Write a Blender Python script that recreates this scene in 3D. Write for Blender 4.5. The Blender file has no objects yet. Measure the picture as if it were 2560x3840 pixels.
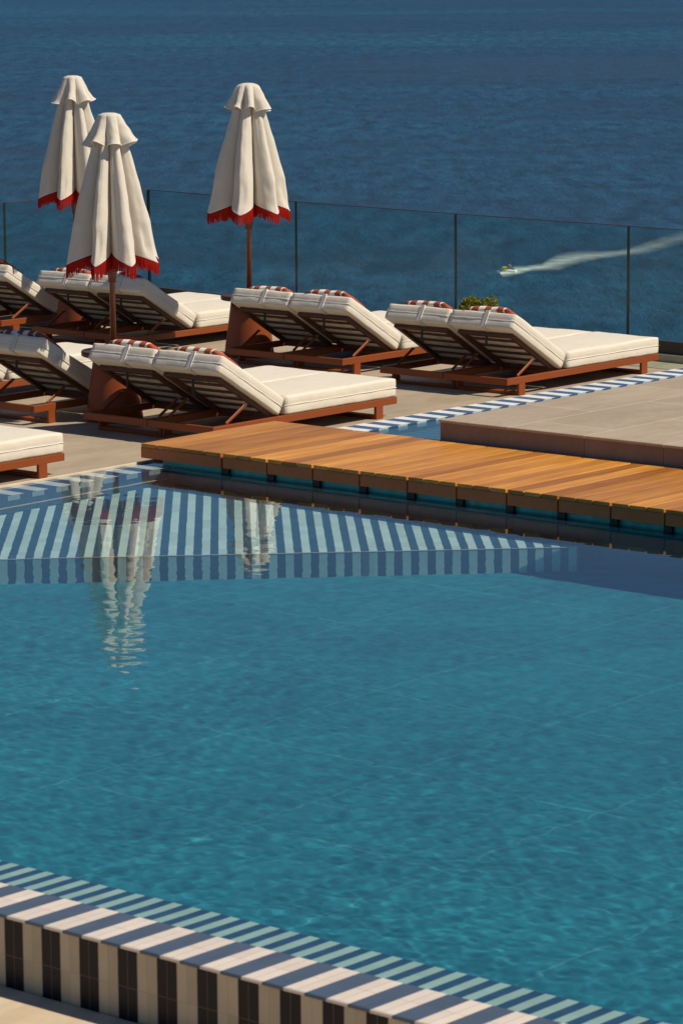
import bpy, bmesh, math, random
import numpy as np
from mathutils import Vector, Matrix, noise
random.seed(7)
sc = bpy.context.scene
COL = sc.collection
PI = math.pi
rad = math.radians
GZ = -0.25          # terrace level; the pool rim is z = 0
SEA = -56.65

# ------------------------------------------------------------------ helpers
def tag(o, label=None, cat=None, group=None, kind=None):
    if label: o['label'] = label
    if cat: o['category'] = cat
    if group: o['group'] = group
    if kind: o['kind'] = kind
    return o

def link(name, me, m=None, parent=None, smooth=False):
    o = bpy.data.objects.new(name, me)
    COL.objects.link(o)
    if m is not None: me.materials.append(m)
    if parent is not None: o.parent = parent
    if smooth:
        me.polygons.foreach_set('use_smooth', [True] * len(me.polygons))
    return o

def obj(name, bm, m=None, parent=None, smooth=False):
    me = bpy.data.meshes.new(name)
    bmesh.ops.recalc_face_normals(bm, faces=bm.faces)
    bm.to_mesh(me); bm.free()
    return link(name, me, m, parent, smooth)

def empty(name, loc, rz=0.0):
    o = bpy.data.objects.new(name, None); COL.objects.link(o)
    o.location = loc; o.rotation_euler = (0, 0, rz); o.empty_display_size = .2
    return o

def box(bm, x0, x1, y0, y1, z0, z1, mat=None, bevel=0.0, seg=2):
    r = bmesh.ops.create_cube(bm, size=1.0)
    vs = r['verts']
    for v in vs:
        v.co = Vector(((x0 + x1) / 2 + v.co.x * (x1 - x0), (y0 + y1) / 2 + v.co.y * (y1 - y0), (z0 + z1) / 2 + v.co.z * (z1 - z0)))
    if bevel:
        es = list({e for v in vs for e in v.link_edges})
        rr = bmesh.ops.bevel(bm, geom=es, offset=bevel, segments=seg, affect='EDGES', profile=.5)
        vs = list({v for f in rr['faces'] for v in f.verts} | {v for v in vs if v.is_valid})
    if mat is not None:
        for v in vs: v.co = mat @ v.co
    return vs

def bar(bm, a, b, w, h, up=(0, 0, 1), bevel=.003):
    a = Vector(a); b = Vector(b); d = (b - a); L = d.length; d.normalize()
    u = Vector(up); s = d.cross(u).normalized(); u = s.cross(d).normalized()
    M = Matrix(((d.x, s.x, u.x, a.x), (d.y, s.y, u.y, a.y), (d.z, s.z, u.z, a.z), (0, 0, 0, 1)))
    return box(bm, 0, L, -w / 2, w / 2, -h / 2, h / 2, M, bevel, 1)

def tube(bm, pts, rs, n=12, cap=True):
    rings = []
    for i, p in enumerate(pts):
        p = Vector(p)
        if i == 0: d = Vector(pts[1]) - p
        elif i == len(pts) - 1: d = p - Vector(pts[-2])
        else: d = Vector(pts[i + 1]) - Vector(pts[i - 1])
        d.normalize()
        a = Vector((1, 0, 0)) if abs(d.x) < .9 else Vector((0, 1, 0))
        s = d.cross(a).normalized(); u = s.cross(d).normalized()
        rings.append([bm.verts.new(p + (s * math.cos(2 * PI * k / n) + u * math.sin(2 * PI * k / n)) * rs[i]) for k in range(n)])
    for i in range(len(rings) - 1):
        for k in range(n):
            bm.faces.new((rings[i][k], rings[i][(k + 1) % n], rings[i + 1][(k + 1) % n], rings[i + 1][k]))
    if cap:
        bm.faces.new(rings[0][::-1]); bm.faces.new(rings[-1])

def lathe(bm, prof, n=48, c=(0, 0)):
    rings = []
    for r, z in prof:
        rings.append([bm.verts.new((c[0] + r * math.cos(2 * PI * k / n), c[1] + r * math.sin(2 * PI * k / n), z)) for k in range(n)])
    for i in range(len(rings) - 1):
        for k in range(n):
            bm.faces.new((rings[i][k], rings[i][(k + 1) % n], rings[i + 1][(k + 1) % n], rings[i + 1][k]))
    bm.faces.new(rings[0][::-1]); bm.faces.new(rings[-1])

def poly_prism(bm, pts, z0, z1):
    lo = [bm.verts.new((x, y, z0)) for x, y in pts]; hi = [bm.verts.new((x, y, z1)) for x, y in pts]
    n = len(pts)
    bm.faces.new(lo[::-1]); bm.faces.new(hi)
    for i in range(n):
        bm.faces.new((lo[i], lo[(i + 1) % n], hi[(i + 1) % n], hi[i]))

# ------------------------------------------------------------------ node helpers
class NT:
    def __init__(s, name):
        s.m = bpy.data.materials.new(name); s.m.use_nodes = True
        s.t = s.m.node_tree; s.n = s.t.nodes; s.b = s.n['Principled BSDF']; s.out = s.n['Material Output']
    def new(s, t, **kw):
        x = s.n.new(t)
        for k, v in kw.items(): setattr(x, k, v)
        return x
    def L(s, a, b): s.t.links.new(a, b)
    def inp(s, sock, v):
        if isinstance(v, bpy.types.NodeSocket): s.L(v, sock)
        elif v is not None:
            if hasattr(sock, 'default_value'):
                if isinstance(v, tuple) and len(v) == 3 and sock.type == 'RGBA': v = v + (1,)
                sock.default_value = v
    def math(s, op, a, b=None, c=None, clamp=False):
        x = s.new('ShaderNodeMath', operation=op, use_clamp=clamp)
        s.inp(x.inputs[0], a)
        if b is not None: s.inp(x.inputs[1], b)
        if c is not None: s.inp(x.inputs[2], c)
        return x.outputs[0]
    def vmath(s, op, a, b=None):
        x = s.new('ShaderNodeVectorMath', operation=op)
        s.inp(x.inputs[0], a)
        if b is not None: s.inp(x.inputs[1], b)
        return x.outputs['Value'] if op == 'DOT_PRODUCT' else x.outputs['Vector']
    def mix(s, f, a, b, bt='MIX'):
        x = s.new('ShaderNodeMix', data_type='RGBA', blend_type=bt)
        s.inp(x.inputs[0], f); s.inp(x.inputs[6], a); s.inp(x.inputs[7], b)
        return x.outputs[2]
    def noise(s, v, scale, detail=3, rough=.5, dist=0):
        x = s.new('ShaderNodeTexNoise'); s.inp(x.inputs['Vector'], v)
        x.inputs['Scale'].default_value = scale; x.inputs['Detail'].default_value = detail
        x.inputs['Roughness'].default_value = rough; x.inputs['Distortion'].default_value = dist
        return x.outputs[0]
    def ramp(s, f, stops):
        x = s.new('ShaderNodeValToRGB'); s.inp(x.inputs[0], f)
        e = x.color_ramp.elements
        while len(e) < len(stops): e.new(.5)
        for i, (p, c) in enumerate(stops):
            e[i].position = p; e[i].color = tuple(c) + (1,) if len(c) == 3 else c
        return x.outputs[0]
    def pos(s): return s.new('ShaderNodeNewGeometry').outputs['Position']
    def objc(s): return s.new('ShaderNodeTexCoord').outputs['Object']
    def mapv(s, v, scale=(1, 1, 1), rot=(0, 0, 0), loc=(0, 0, 0)):
        x = s.new('ShaderNodeMapping'); s.inp(x.inputs[0], v)
        x.inputs['Scale'].default_value = scale; x.inputs['Rotation'].default_value = rot; x.inputs['Location'].default_value = loc
        return x.outputs[0]
    def bump(s, h, strength, dist, normal=None):
        x = s.new('ShaderNodeBump'); s.inp(x.inputs['Height'], h)
        x.inputs['Strength'].default_value = strength; x.inputs['Distance'].default_value = dist
        if normal is not None: s.L(normal, x.inputs['Normal'])
        s.L(x.outputs[0], s.b.inputs['Normal']); return x.outputs[0]
    def set(s, color=None, rough=None, metal=None, spec=None, coat=None):
        if color is not None: s.inp(s.b.inputs['Base Color'], color)
        if rough is not None: s.inp(s.b.inputs['Roughness'], rough)
        if metal is not None: s.inp(s.b.inputs['Metallic'], metal)
        if spec is not None: s.inp(s.b.inputs['Specular IOR Level'], spec)
        if coat is not None: s.inp(s.b.inputs['Coat Weight'], coat)
        return s

def near(nt, x, period, w, off=0.0):
    """1 where x is within w/2 of a multiple of the period (a joint)."""
    a = nt.math('SUBTRACT', x, off)
    a = nt.math('DIVIDE', a, period)
    a = nt.math('FRACT', a)
    a = nt.math('SUBTRACT', a, .5)
    a = nt.math('ABSOLUTE', a)
    return nt.math('GREATER_THAN', a, .5 - w / 2 / period)

def stripes(name, sdir, period, phase, tdir, tlen, toff, light, dark, grout, tw=None, gw=.0028, rough=.25, onlydark=False, var=.12):
    nt = NT(name); p = nt.pos()
    a = nt.vmath('DOT_PRODUCT', p, sdir); b = nt.vmath('DOT_PRODUCT', p, tdir)
    f = nt.math('FRACT', nt.math('DIVIDE', nt.math('SUBTRACT', a, phase), period))
    s = nt.math('LESS_THAN', f, .5)
    tw = tw or period / 2
    ia = nt.math('FLOOR', nt.math('DIVIDE', nt.math('SUBTRACT', a, phase), tw))
    ib = nt.math('FLOOR', nt.math('DIVIDE', nt.math('SUBTRACT', b, toff), tlen))
    cv = nt.new('ShaderNodeCombineXYZ'); nt.L(ia, cv.inputs[0]); nt.L(ib, cv.inputs[1])
    wn = nt.new('ShaderNodeTexWhiteNoise'); nt.L(cv.outputs[0], wn.inputs[0])
    blot = nt.noise(p, 9, 4, .6)
    v = nt.math('MULTIPLY_ADD', wn.outputs[0], var, 1 - var * .5)
    v = nt.math('MULTIPLY', v, nt.math('MULTIPLY_ADD', blot, .25, .87))
    col = nt.mix(s, dark, light)
    if onlydark: col = nt.mix(nt.math('MULTIPLY_ADD', wn.outputs[0], .8, 0.1), dark, light)
    vc = nt.new('ShaderNodeCombineColor')
    for i in range(3): nt.L(v, vc.inputs[i])
    col = nt.mix(1.0, col, vc.outputs[0], 'MULTIPLY')
    g = nt.math('MAXIMUM', near(nt, a, tw, gw, phase), near(nt, b, tlen, gw, toff))
    gc = nt.mix(s, grout, tuple(c * .8 for c in light))
    col = nt.mix(nt.math('MULTIPLY', g, .75), col, gc)
    nt.set(color=col, rough=nt.math('MULTIPLY_ADD', g, .4, rough))
    nt.bump(nt.math('SUBTRACT', nt.math('MULTIPLY', blot, .3), g), .25, .001)
    return nt.m

def solid(name, c, rough=.5, metal=0, nscale=20, namt=.15, bump=0.1, bd=.001, spec=.5):
    nt = NT(name); p = nt.objc()
    n = nt.noise(p, nscale, 5, .6)
    n2 = nt.noise(p, nscale * .13, 2, .5)
    k = nt.math('MULTIPLY_ADD', n, namt * 2, 1 - namt)
    k = nt.math('MULTIPLY', k, nt.math('MULTIPLY_ADD', n2, namt * 1.6, 1 - namt * .8))
    vc = nt.new('ShaderNodeCombineColor')
    for i in range(3): nt.L(k, vc.inputs[i])
    nt.set(color=nt.mix(1.0, c, vc.outputs[0], 'MULTIPLY'), rough=nt.math('MULTIPLY_ADD', n, .2, rough - .1), metal=metal, spec=spec)
    nt.bump(n, bump, bd)
    return nt.m

def fabric(name, c, c2, wscale=1.0, trans=0.0):
    nt = NT(name); p = nt.objc()
    w1 = nt.noise(nt.mapv(p, (60 * wscale, 700 * wscale, 700 * wscale)), 1, 2, .6)
    w2 = nt.noise(nt.mapv(p, (500 * wscale, 45 * wscale, 45 * wscale)), 1, 2, .6)
    slub = nt.noise(nt.mapv(p, (9, 260, 260)), 1, 3, .7)
    big = nt.noise(p, 5, 3, .5)
    f = nt.math('MULTIPLY_ADD', w1, .5, nt.math('MULTIPLY', w2, .35))
    f = nt.math('ADD', f, nt.math('MULTIPLY_ADD', slub, .5, -.25))
    f = nt.math('ADD', f, nt.math('MULTIPLY_ADD', big, .3, -.15), clamp=True)
    col = nt.mix(f, c2, c)
    nt.set(color=col, rough=.95, spec=.15)
    nt.inp(nt.b.inputs['Sheen Weight'], .15)
    h = nt.math('ADD', nt.math('MULTIPLY', nt.noise(p, 14, 3, .5), 3.0), f)
    nt.bump(h, .35, .004)
    if trans:
        tr = nt.new('ShaderNodeBsdfTranslucent'); nt.inp(tr.inputs[0], col)
        mx = nt.new('ShaderNodeMixShader'); mx.inputs[0].default_value = trans
        nt.L(nt.b.outputs[0], mx.inputs[1]); nt.L(tr.outputs[0], mx.inputs[2]); nt.L(mx.outputs[0], nt.out.inputs[0])
    return nt.m

def stone(name, c1, c2, vein, jx=None, jy=None, jc=(.5, .44, .35), jw=.006, jox=0, joy=0, rough=.55, jamt=.55):
    nt = NT(name); p = nt.pos()
    n1 = nt.noise(nt.mapv(p, (1.1, 2.2, 1.6), (0, 0, .5)), 1.3, 6, .62, .6)
    n2 = nt.noise(p, 26, 5, .7)
    n3 = nt.noise(nt.mapv(p, (.5, 2.4, 1.5), (0, 0, -.35)), 1.8, 7, .65, 1.6)
    v = nt.math('ABSOLUTE', nt.math('SUBTRACT', n3, .5))
    v = nt.math('SUBTRACT', 1, nt.math('MULTIPLY', v, 22), clamp=True)
    v = nt.math('MULTIPLY', v, nt.math('MULTIPLY', nt.noise(p, 1.7, 2, .5), .75))
    f = nt.ramp(n1, [(.3, (0, 0, 0)), (.72, (1, 1, 1))])
    col = nt.mix(f, c1, c2)
    k = nt.math('MULTIPLY_ADD', n2, .22, .89)
    vc = nt.new('ShaderNodeCombineColor')
    for i in range(3): nt.L(k, vc.inputs[i])
    col = nt.mix(1.0, col, vc.outputs[0], 'MULTIPLY')
    col = nt.mix(nt.math('MULTIPLY', v, .6), col, vein)
    # faint scuffs and dried splashes
    sp = nt.noise(nt.mapv(p, (5, 13, 9)), 1, 4, .75)
    sp = nt.math('GREATER_THAN', sp, .69)
    col = nt.mix(nt.math('MULTIPLY', sp, .18), col, vein)
    h = nt.math('MULTIPLY', n2, .4)
    if jx:
        sx = nt.new('ShaderNodeSeparateXYZ'); nt.L(p, sx.inputs[0])
        row = nt.math('FLOOR', nt.math('DIVIDE', nt.math('SUBTRACT', sx.outputs[1], joy), jy))
        xo = nt.math('ADD', sx.outputs[0], nt.math('MULTIPLY', row, jx * .5))
        g = nt.math('MAXIMUM', near(nt, xo, jx, jw, jox), near(nt, sx.outputs[1], jy, jw, joy))
        cv = nt.new('ShaderNodeCombineXYZ'); nt.L(row, cv.inputs[0])
        nt.L(nt.math('FLOOR', nt.math('DIVIDE', nt.math('SUBTRACT', xo, jox), jx)), cv.inputs[1])
        wn = nt.new('ShaderNodeTexWhiteNoise'); nt.L(cv.outputs[0], wn.inputs[0])
        k2 = nt.math('MULTIPLY_ADD', wn.outputs[0], .13, .93)
        vc2 = nt.new('ShaderNodeCombineColor')
        for i in range(3): nt.L(k2, vc2.inputs[i])
        col = nt.mix(1.0, col, vc2.outputs[0], 'MULTIPLY')
        col = nt.mix(nt.math('MULTIPLY', g, jamt), col, jc)
        h = nt.math('SUBTRACT', h, g)
    nt.set(color=col, rough=nt.math('MULTIPLY_ADD', n1, -.15, rough + .08))
    nt.bump(h, .3, .002)
    return nt.m

# ------------------------------------------------------------------ materials
CREAM = fabric('cream_canvas', (.80, .735, .61), (.62, .56, .45))
CANOPY = fabric('canopy_canvas', (.82, .765, .66), (.62, .565, .47), .55, .14)
PIPING = fabric('piping_braid', (.82, .80, .76), (.66, .64, .6), 2)
STRAPM = fabric('elastic_strap', (.66, .62, .54), (.5, .46, .4), 2)
RUST = solid('rust_powder_coat', (.235, .054, .012), .47, 0, 240, .07, .08, .0006, .3)
SLATM = solid('rust_slats', (.075, .026, .013), .5, 0, 200, .08, .08, .0006)
POLEM = solid('pole_lacquer', (.16, .040, .014), .36, 0, 90, .12, .05, .0005)
BLACKM = solid('black_webbing', (.012, .014, .013), .7, 0, 300, .2)
DARKFR = solid('dark_bronze_channel', (.045, .033, .024), .45, 0, 140, .15, .1)
STEEL = solid('steel_bolt', (.5, .5, .48), .3, 1, 50, .1)
FRINGE = solid('red_cotton_fringe', (.40, .014, .005), .9, 0, 160, .3, .2, .001, .2)
FBAND = solid('red_fringe_braid', (.20, .008, .005), .9, 0, 160, .2, .2, .001, .2)

TER = stone('terrace_limestone', (.33, .262, .178), (.44, .355, .25), (.50, .43, .33), 1.2, .6, jc=(.52, .46, .37), joy=.08, jox=.3, jamt=.5)
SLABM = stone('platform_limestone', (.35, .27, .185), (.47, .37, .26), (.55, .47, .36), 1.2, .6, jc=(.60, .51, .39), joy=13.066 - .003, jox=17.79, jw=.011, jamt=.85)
SLABF = stone('platform_stone_shaded', (.17, .12, .095), (.21, .155, .125), (.27, .2, .16), None, None)  # same limestone as the top, with the front's shade put into the colour
PATH = stone('poolside_sandstone', (.50, .39, .26), (.60, .48, .33), (.70, .60, .46), None, None, rough=.7)
CURB = stone('kerb_limestone', (.36, .35, .26), (.42, .40, .30), (.5, .46, .36), None, None)

W = (.72, .625, .52); NAVY = (.070, .093, .130); MINT = (.50, .72, .64); NAVYW = (.03, .10, .20); GR = (.26, .20, .17)
# near wall: top (stripes run along X, alternate along Y), two tiles of .0455 to a stripe
T_TOP = stripes('rim_tiles_top', (0, 1, 0), .1822, 8.278, (1, 0, 0), .137, 7.876, NAVY, W, GR, tw=.04555)
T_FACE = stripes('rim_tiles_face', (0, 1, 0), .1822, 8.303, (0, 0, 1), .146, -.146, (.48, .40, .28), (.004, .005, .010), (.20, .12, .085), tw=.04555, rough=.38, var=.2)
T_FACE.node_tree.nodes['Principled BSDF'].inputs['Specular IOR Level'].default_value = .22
T_MINT = stripes('ledge_tiles_mint', (0, 1, 0), .0911, 8.58, (1, 0, 0), .137, 8.15, MINT, NAVYW, (.1, .15, .17), rough=.3)
# far ledge: stripes run along Y, alternate along X
T_LEDGE = stripes('far_ledge_tiles', (1, 0, 0), .2065, 20.071, (0, 1, 0), .137, 15.03, (.045, .10, .20), (.86, .84, .78), (.2, .25, .28), rough=.3)
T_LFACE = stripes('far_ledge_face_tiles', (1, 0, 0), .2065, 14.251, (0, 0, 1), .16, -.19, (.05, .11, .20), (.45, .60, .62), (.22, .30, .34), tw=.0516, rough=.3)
sd = (math.cos(rad(-45)), math.sin(rad(-45)), 0); td = (math.cos(rad(42.5)), math.sin(rad(42.5)), 0)
sd = (math.cos(rad(-47.5)), math.sin(rad(-47.5)), 0)
T_STEP = stripes('step_tiles', sd, .0953, .03, td, .137, 0, (.62, .84, .80), (.030, .105, .165), (.12, .22, .28), rough=.3, var=.2)
T_WALL = stripes('pool_wall_tiles', (1, 0, 0), .0953, 0, (0, 0, 1), .16, -.19, (.03, .13, .20), (.035, .14, .22), (.05, .17, .24), rough=.3, var=.25)
T_TEAL = stripes('under_deck_tiles', (0, 1, 0), .0953, 0, (0, 0, 1), .16, -.19, (.02, .34, .35), (.025, .37, .38), (.04, .33, .35), rough=.3, var=.25)

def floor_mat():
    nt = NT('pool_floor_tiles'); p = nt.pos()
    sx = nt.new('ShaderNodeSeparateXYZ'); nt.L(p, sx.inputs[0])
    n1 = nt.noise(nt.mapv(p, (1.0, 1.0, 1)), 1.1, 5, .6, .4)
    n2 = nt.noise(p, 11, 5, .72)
    f = nt.math('ADD', nt.math('MULTIPLY', n1, .4), nt.math('MULTIPLY', n2, .6))  # tile mottling, strengthened so the colour also carries fine ripple light
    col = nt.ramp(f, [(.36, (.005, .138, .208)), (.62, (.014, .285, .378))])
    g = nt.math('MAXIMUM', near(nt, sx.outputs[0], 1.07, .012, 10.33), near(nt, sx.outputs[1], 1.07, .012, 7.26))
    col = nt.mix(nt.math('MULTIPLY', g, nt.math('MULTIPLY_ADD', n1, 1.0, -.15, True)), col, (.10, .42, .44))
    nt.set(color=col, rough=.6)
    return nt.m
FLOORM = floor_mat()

def wood_mat():
    nt = NT('teak_boards'); p = nt.pos()
    sx = nt.new('ShaderNodeSeparateXYZ'); nt.L(p, sx.inputs[0])
    oi = nt.new('ShaderNodeObjectInfo')
    off = nt.math('MULTIPLY', oi.outputs['Random'], 37)
    pl = nt.math('FLOOR', nt.math('DIVIDE', nt.math('SUBTRACT', 14.33, sx.outputs[1]), .12553))
    wn = nt.new('ShaderNodeTexWhiteNoise', noise_dimensions='1D'); nt.L(pl, wn.inputs['W'])
    cx = nt.new('ShaderNodeCombineXYZ'); nt.L(nt.math('ADD', sx.outputs[0], nt.math('MULTIPLY', wn.outputs[0], 20)), cx.inputs[0])
    nt.L(nt.math('ADD', sx.outputs[1], off), cx.inputs[1]); nt.L(sx.outputs[2], cx.inputs[2])
    v = cx.outputs[0]
    g1 = nt.noise(nt.mapv(v, (1.0, 28, 28)), 1.2, 6, .65, 1.2)
    g2 = nt.noise(nt.mapv(v, (4, 260, 260)), 1, 3, .6)
    big = nt.noise(nt.mapv(v, (.8, 5, 5)), 1.6, 4, .6)
    f = nt.math('MULTIPLY_ADD', g1, .6, nt.math('MULTIPLY', g2, .25))
    f = nt.math('ADD', f, nt.math('MULTIPLY', big, .45))
    col = nt.ramp(f, [(.38, (.25, .080, .011)), (.60, (.46, .180, .026)), (.86, (.66, .315, .058))])
    k = nt.math('MULTIPLY_ADD', wn.outputs[0], .62, .68)
    vc = nt.new('ShaderNodeCombineColor')
    nt.L(k, vc.inputs[0]); nt.L(nt.math('POWER', k, 1.25), vc.inputs[1]); nt.L(nt.math('POWER', k, 1.4), vc.inputs[2])
    col = nt.mix(1.0, col, vc.outputs[0], 'MULTIPLY')
    nt.set(color=col, rough=.42, spec=.4)
    nt.bump(f, .25, .002)
    return nt.m
WOOD = wood_mat()
FASCIA = solid('teak_fascia', (.44, .105, .022), .5, 0, 18, .25, .15, .001)

# ------------------------------------------------------------------ terrace, pool shell, platform
def slabobj(name, x0, x1, y0, y1, z0, z1, m, kind='structure', label=None, cat=None, bevel=0, parent=None):
    bm = bmesh.new(); box(bm, x0, x1, y0, y1, z0, z1, None, bevel, 2)
    o = obj(name, bm, m, parent)
    return tag(o, label, cat, None, kind)

# terrace: the level the loungers stand on (right edge follows the angled balustrade)
bm = bmesh.new()
poly_prism(bm, [(4, 15.047), (23.75, 15.047), (24.42, 23.42), (4, 23.42)], GZ - .3, GZ)
o = obj('terrace', bm, TER); tag(o, kind='structure')
bm = bmesh.new(); poly_prism(bm, [(22.9, 2), (22.9, 15.045), (23.75, 15.045), (22.75, 2)], GZ - .3, GZ)
o = obj('terrace', bm, TER); tag(o, kind='structure')
slabobj('path', 2, 7.870, -2, 16, GZ - .41, GZ - .008, PATH)

POOL = []   # surfaces that receive light through the water
# floor of the pool
def flat(name, x0, x1, y0, y1, z, m):
    bm = bmesh.new()
    vs = [bm.verts.new(c) for c in ((x0, y0, z), (x1, y0, z), (x1, y1, z), (x0, y1, z))]
    bm.faces.new(vs); o = obj(name, bm, m); POOL.append(o); return tag(o, kind='structure')
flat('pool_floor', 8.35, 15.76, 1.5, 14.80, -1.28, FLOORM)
# rim towards the camera, above and below the water
bm = bmesh.new(); box(bm, 7.880, 8.150, 1.5, 15.0, -1.3, -.0005)
rim = empty('pool_rim_wall', (7.876, 8, GZ)); tag(rim, 'low pool wall clad in black and cream striped tiles in the foreground', 'pool wall')
def at(o, par):
    o.parent = par; o.matrix_parent_inverse = Matrix.Translation(-par.location); return o
bm2 = bmesh.new(); box(bm2, 7.876, 8.1495, 1.5, 15.0, -.006, 0.0, None, .0015, 1)
bm.free(); bm = bmesh.new(); box(bm, 7.880, 8.146, 1.5, 15.0, -.40, -.0065)
at(obj('tiled_face', bm, T_FACE), rim); at(obj('tiled_top', bm2, T_TOP), rim)
# nosing strip of the face, a glazed edge that alternates over three tiles
T_NOSE = stripes('rim_edge_tiles', (0, 1, 0), .1822, 8.278, (1, 0, 0), .5, 0, (.055, .085, .12), (.66, .58, .49), GR, tw=.0911, rough=.2)
bm = bmesh.new(); box(bm, 7.868, 7.8755, 1.5, 15.0, -.011, .0005, None, .0025, 2); at(obj('edge_tiles', bm, T_NOSE), rim)
# ledge just under the water along the near wall
bm = bmesh.new(); box(bm, 8.151, 8.40, 1.5, 15.0, -1.28, -.034)
o = obj('pool_ledge', bm, T_MINT); tag(o, kind='structure'); POOL.append(o)
# far rim, ledge and walls
bm = bmesh.new(); box(bm, 7.88, 16.8, 15.030, 15.044, -1.3, .001, None, .002, 1); box(bm, 16.8, 23.0, 15.030, 15.034, -1.3, -.002)
RIMST = solid('rim_cream_trim', (.62, .52, .38), .5, 0, 60, .1)
o = obj('pool_rim_coping', bm, RIMST); tag(o, kind='structure')
for x0, x1, zl in ((8.54, 15.70, -.019), (16.9, 22.9, -.004)):
    bm = bmesh.new(); box(bm, x0, x1, 14.785, 15.0295, -.19, zl)
    o = obj('pool_ledge', bm, None)
    o.data.materials.append(T_LEDGE); o.data.materials.append(T_LFACE)
    for f in o.data.polygons:
        if f.normal.z < .5: f.material_index = 1
    tag(o, kind='structure'); POOL.append(o)
bm = bmesh.new(); box(bm, 8.54, 23.0, 14.79, 15.0295, -1.3, -.191); o = obj('pool_side_wall', bm, T_WALL); tag(o, kind='structure'); POOL.append(o)
bm = bmesh.new(); box(bm, 15.70, 16.9, 14.90, 15.0295, -.19, -.03); o = obj('pool_side_wall', bm, T_TEAL); tag(o, kind='structure'); POOL.append(o)
bm = bmesh.new(); box(bm, 8.6, 15.75, 14.768, 14.7895, -.405, -.388, None, .002, 1); o = obj('pool_wall_trim', bm, RIMST); tag(o, kind='structure'); POOL.append(o)
# submerged corner step with striped tread
bm = bmesh.new(); poly_prism(bm, [(12.06, 14.787), (15.43, 11.43), (15.43, 14.787)], -1.28, -.61)
o = obj('corner_step', bm, T_STEP); tag(o, kind='structure'); POOL.append(o)
bm = bmesh.new()
a = Vector((12.10, 14.760, -.612)); b = Vector((15.425, 11.438, -.612)); bar(bm, a + Vector((-.004, -.004, 0)), b + Vector((-.004, -.004, 0)), .012, .012)
o = obj('step_nosing_trim', bm, RIMST); tag(o, kind='structure'); POOL.append(o)
T_BLUE = stripes('pool_bench_tiles', (0, 1, 0), .0953, 0, (1, 0, 0), .16, 15.43, (.022, .085, .15), (.025, .09, .16), (.03, .1, .16), rough=.3, var=.25)
bm = bmesh.new(); box(bm, 15.562, 15.70, 1.5, 14.787, -1.28, -.055); o = obj('pool_bench_wall', bm, T_BLUE); tag(o, kind='structure'); POOL.append(o)
# wall under the deck, with the piers the boardwalk frames rest on
bm = bmesh.new(); box(bm, 15.625, 16.80, 1.5, 14.89, -1.3, .0245); o = obj('pool_end_wall', bm, T_TEAL); tag(o, kind='structure'); POOL.append(o)
# channel behind the deck
flat('channel_floor', 16.8, 22.9, 1.5, 14.79, -.35, T_WALL)
slabobj('pool_far_wall', 22.86, 22.90, 1.5, 15.02, -1.3, .0, RIMST)

# raised stone platform
plat = empty('stone_platform', (16.88, 13.62, 0)); tag(plat, 'low beige stone tiled platform rising from the water behind the wooden deck', 'platform')
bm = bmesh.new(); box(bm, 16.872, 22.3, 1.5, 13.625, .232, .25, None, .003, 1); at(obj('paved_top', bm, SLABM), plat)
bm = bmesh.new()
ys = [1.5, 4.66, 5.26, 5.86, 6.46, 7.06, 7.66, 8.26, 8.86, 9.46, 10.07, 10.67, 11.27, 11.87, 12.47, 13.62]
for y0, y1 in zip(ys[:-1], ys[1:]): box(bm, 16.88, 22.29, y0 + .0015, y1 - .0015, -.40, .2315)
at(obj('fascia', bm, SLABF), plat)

# ------------------------------------------------------------------ wooden boardwalk
DX0, DX1, DZ = 15.57, 16.86, .12
deck = empty('boardwalk', (15.57, 15.04, 0)); tag(deck, 'orange brown wooden boardwalk of broad planks crossing the end of the pool', 'boardwalk')
edges = [(14.331, 15.037, 5)] + [(14.325 - .3766 * (i + 1), 14.325 - .3766 * i, 3) for i in range(22)]
for i, (y0, y1, n) in enumerate(edges):
    bm = bmesh.new()
    g = .0055; w = (y1 - y0 - .010) / n
    r2 = random.Random(i)
    for k in range(n):
        a = y0 + .005 + w * k; dz = r2.uniform(-.001, .0008); ex = r2.uniform(0, .002)
        box(bm, DX0 + .002 - ex, DX1 - .002 + ex, a + g / 2, a + w - g / 2, DZ - .024, DZ + dz, None, .003, 2)
    p = at(obj('deck_panel', bm, WOOD), deck)
    bm = bmesh.new()
    box(bm, DX0, DX0 + .026, y0 + .005, y1 - .005, .026, DZ - .0245, None, .003, 2)
    box(bm, DX1 - .026, DX1, y0 + .005, y1 - .005, .026, DZ - .0245, None, .003, 2)
    box(bm, DX0 + .028, DX1 - .028, y0 + .012, y0 + .034, .03, DZ - .026)
    box(bm, DX0 + .028, DX1 - .028, y1 - .034, y1 - .012, .03, DZ - .026)
    fa = at(obj('fascia_board', bm, FASCIA), deck)
    if i < 21 and i > 0:
        bm = bmesh.new(); box(bm, DX0 + .03, DX0 + .054, y0 - .028, y0 + .028, -.10, .0252)
        if True: at(obj('pier_pad', bm, BLACKM), deck)
bm = bmesh.new(); box(bm, DX0 + .05, DX0 + .19, y0, 14.33, -1.25, .0035)
bm.free()
bm = bmesh.new(); box(bm, DX0 + .03, DX0 + .054, 14.30, 14.36, -.10, .0252); at(obj('pier_pad', bm, BLACKM), deck)
# shaded wall face directly below the front of the boardwalk is pool_end_wall

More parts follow.
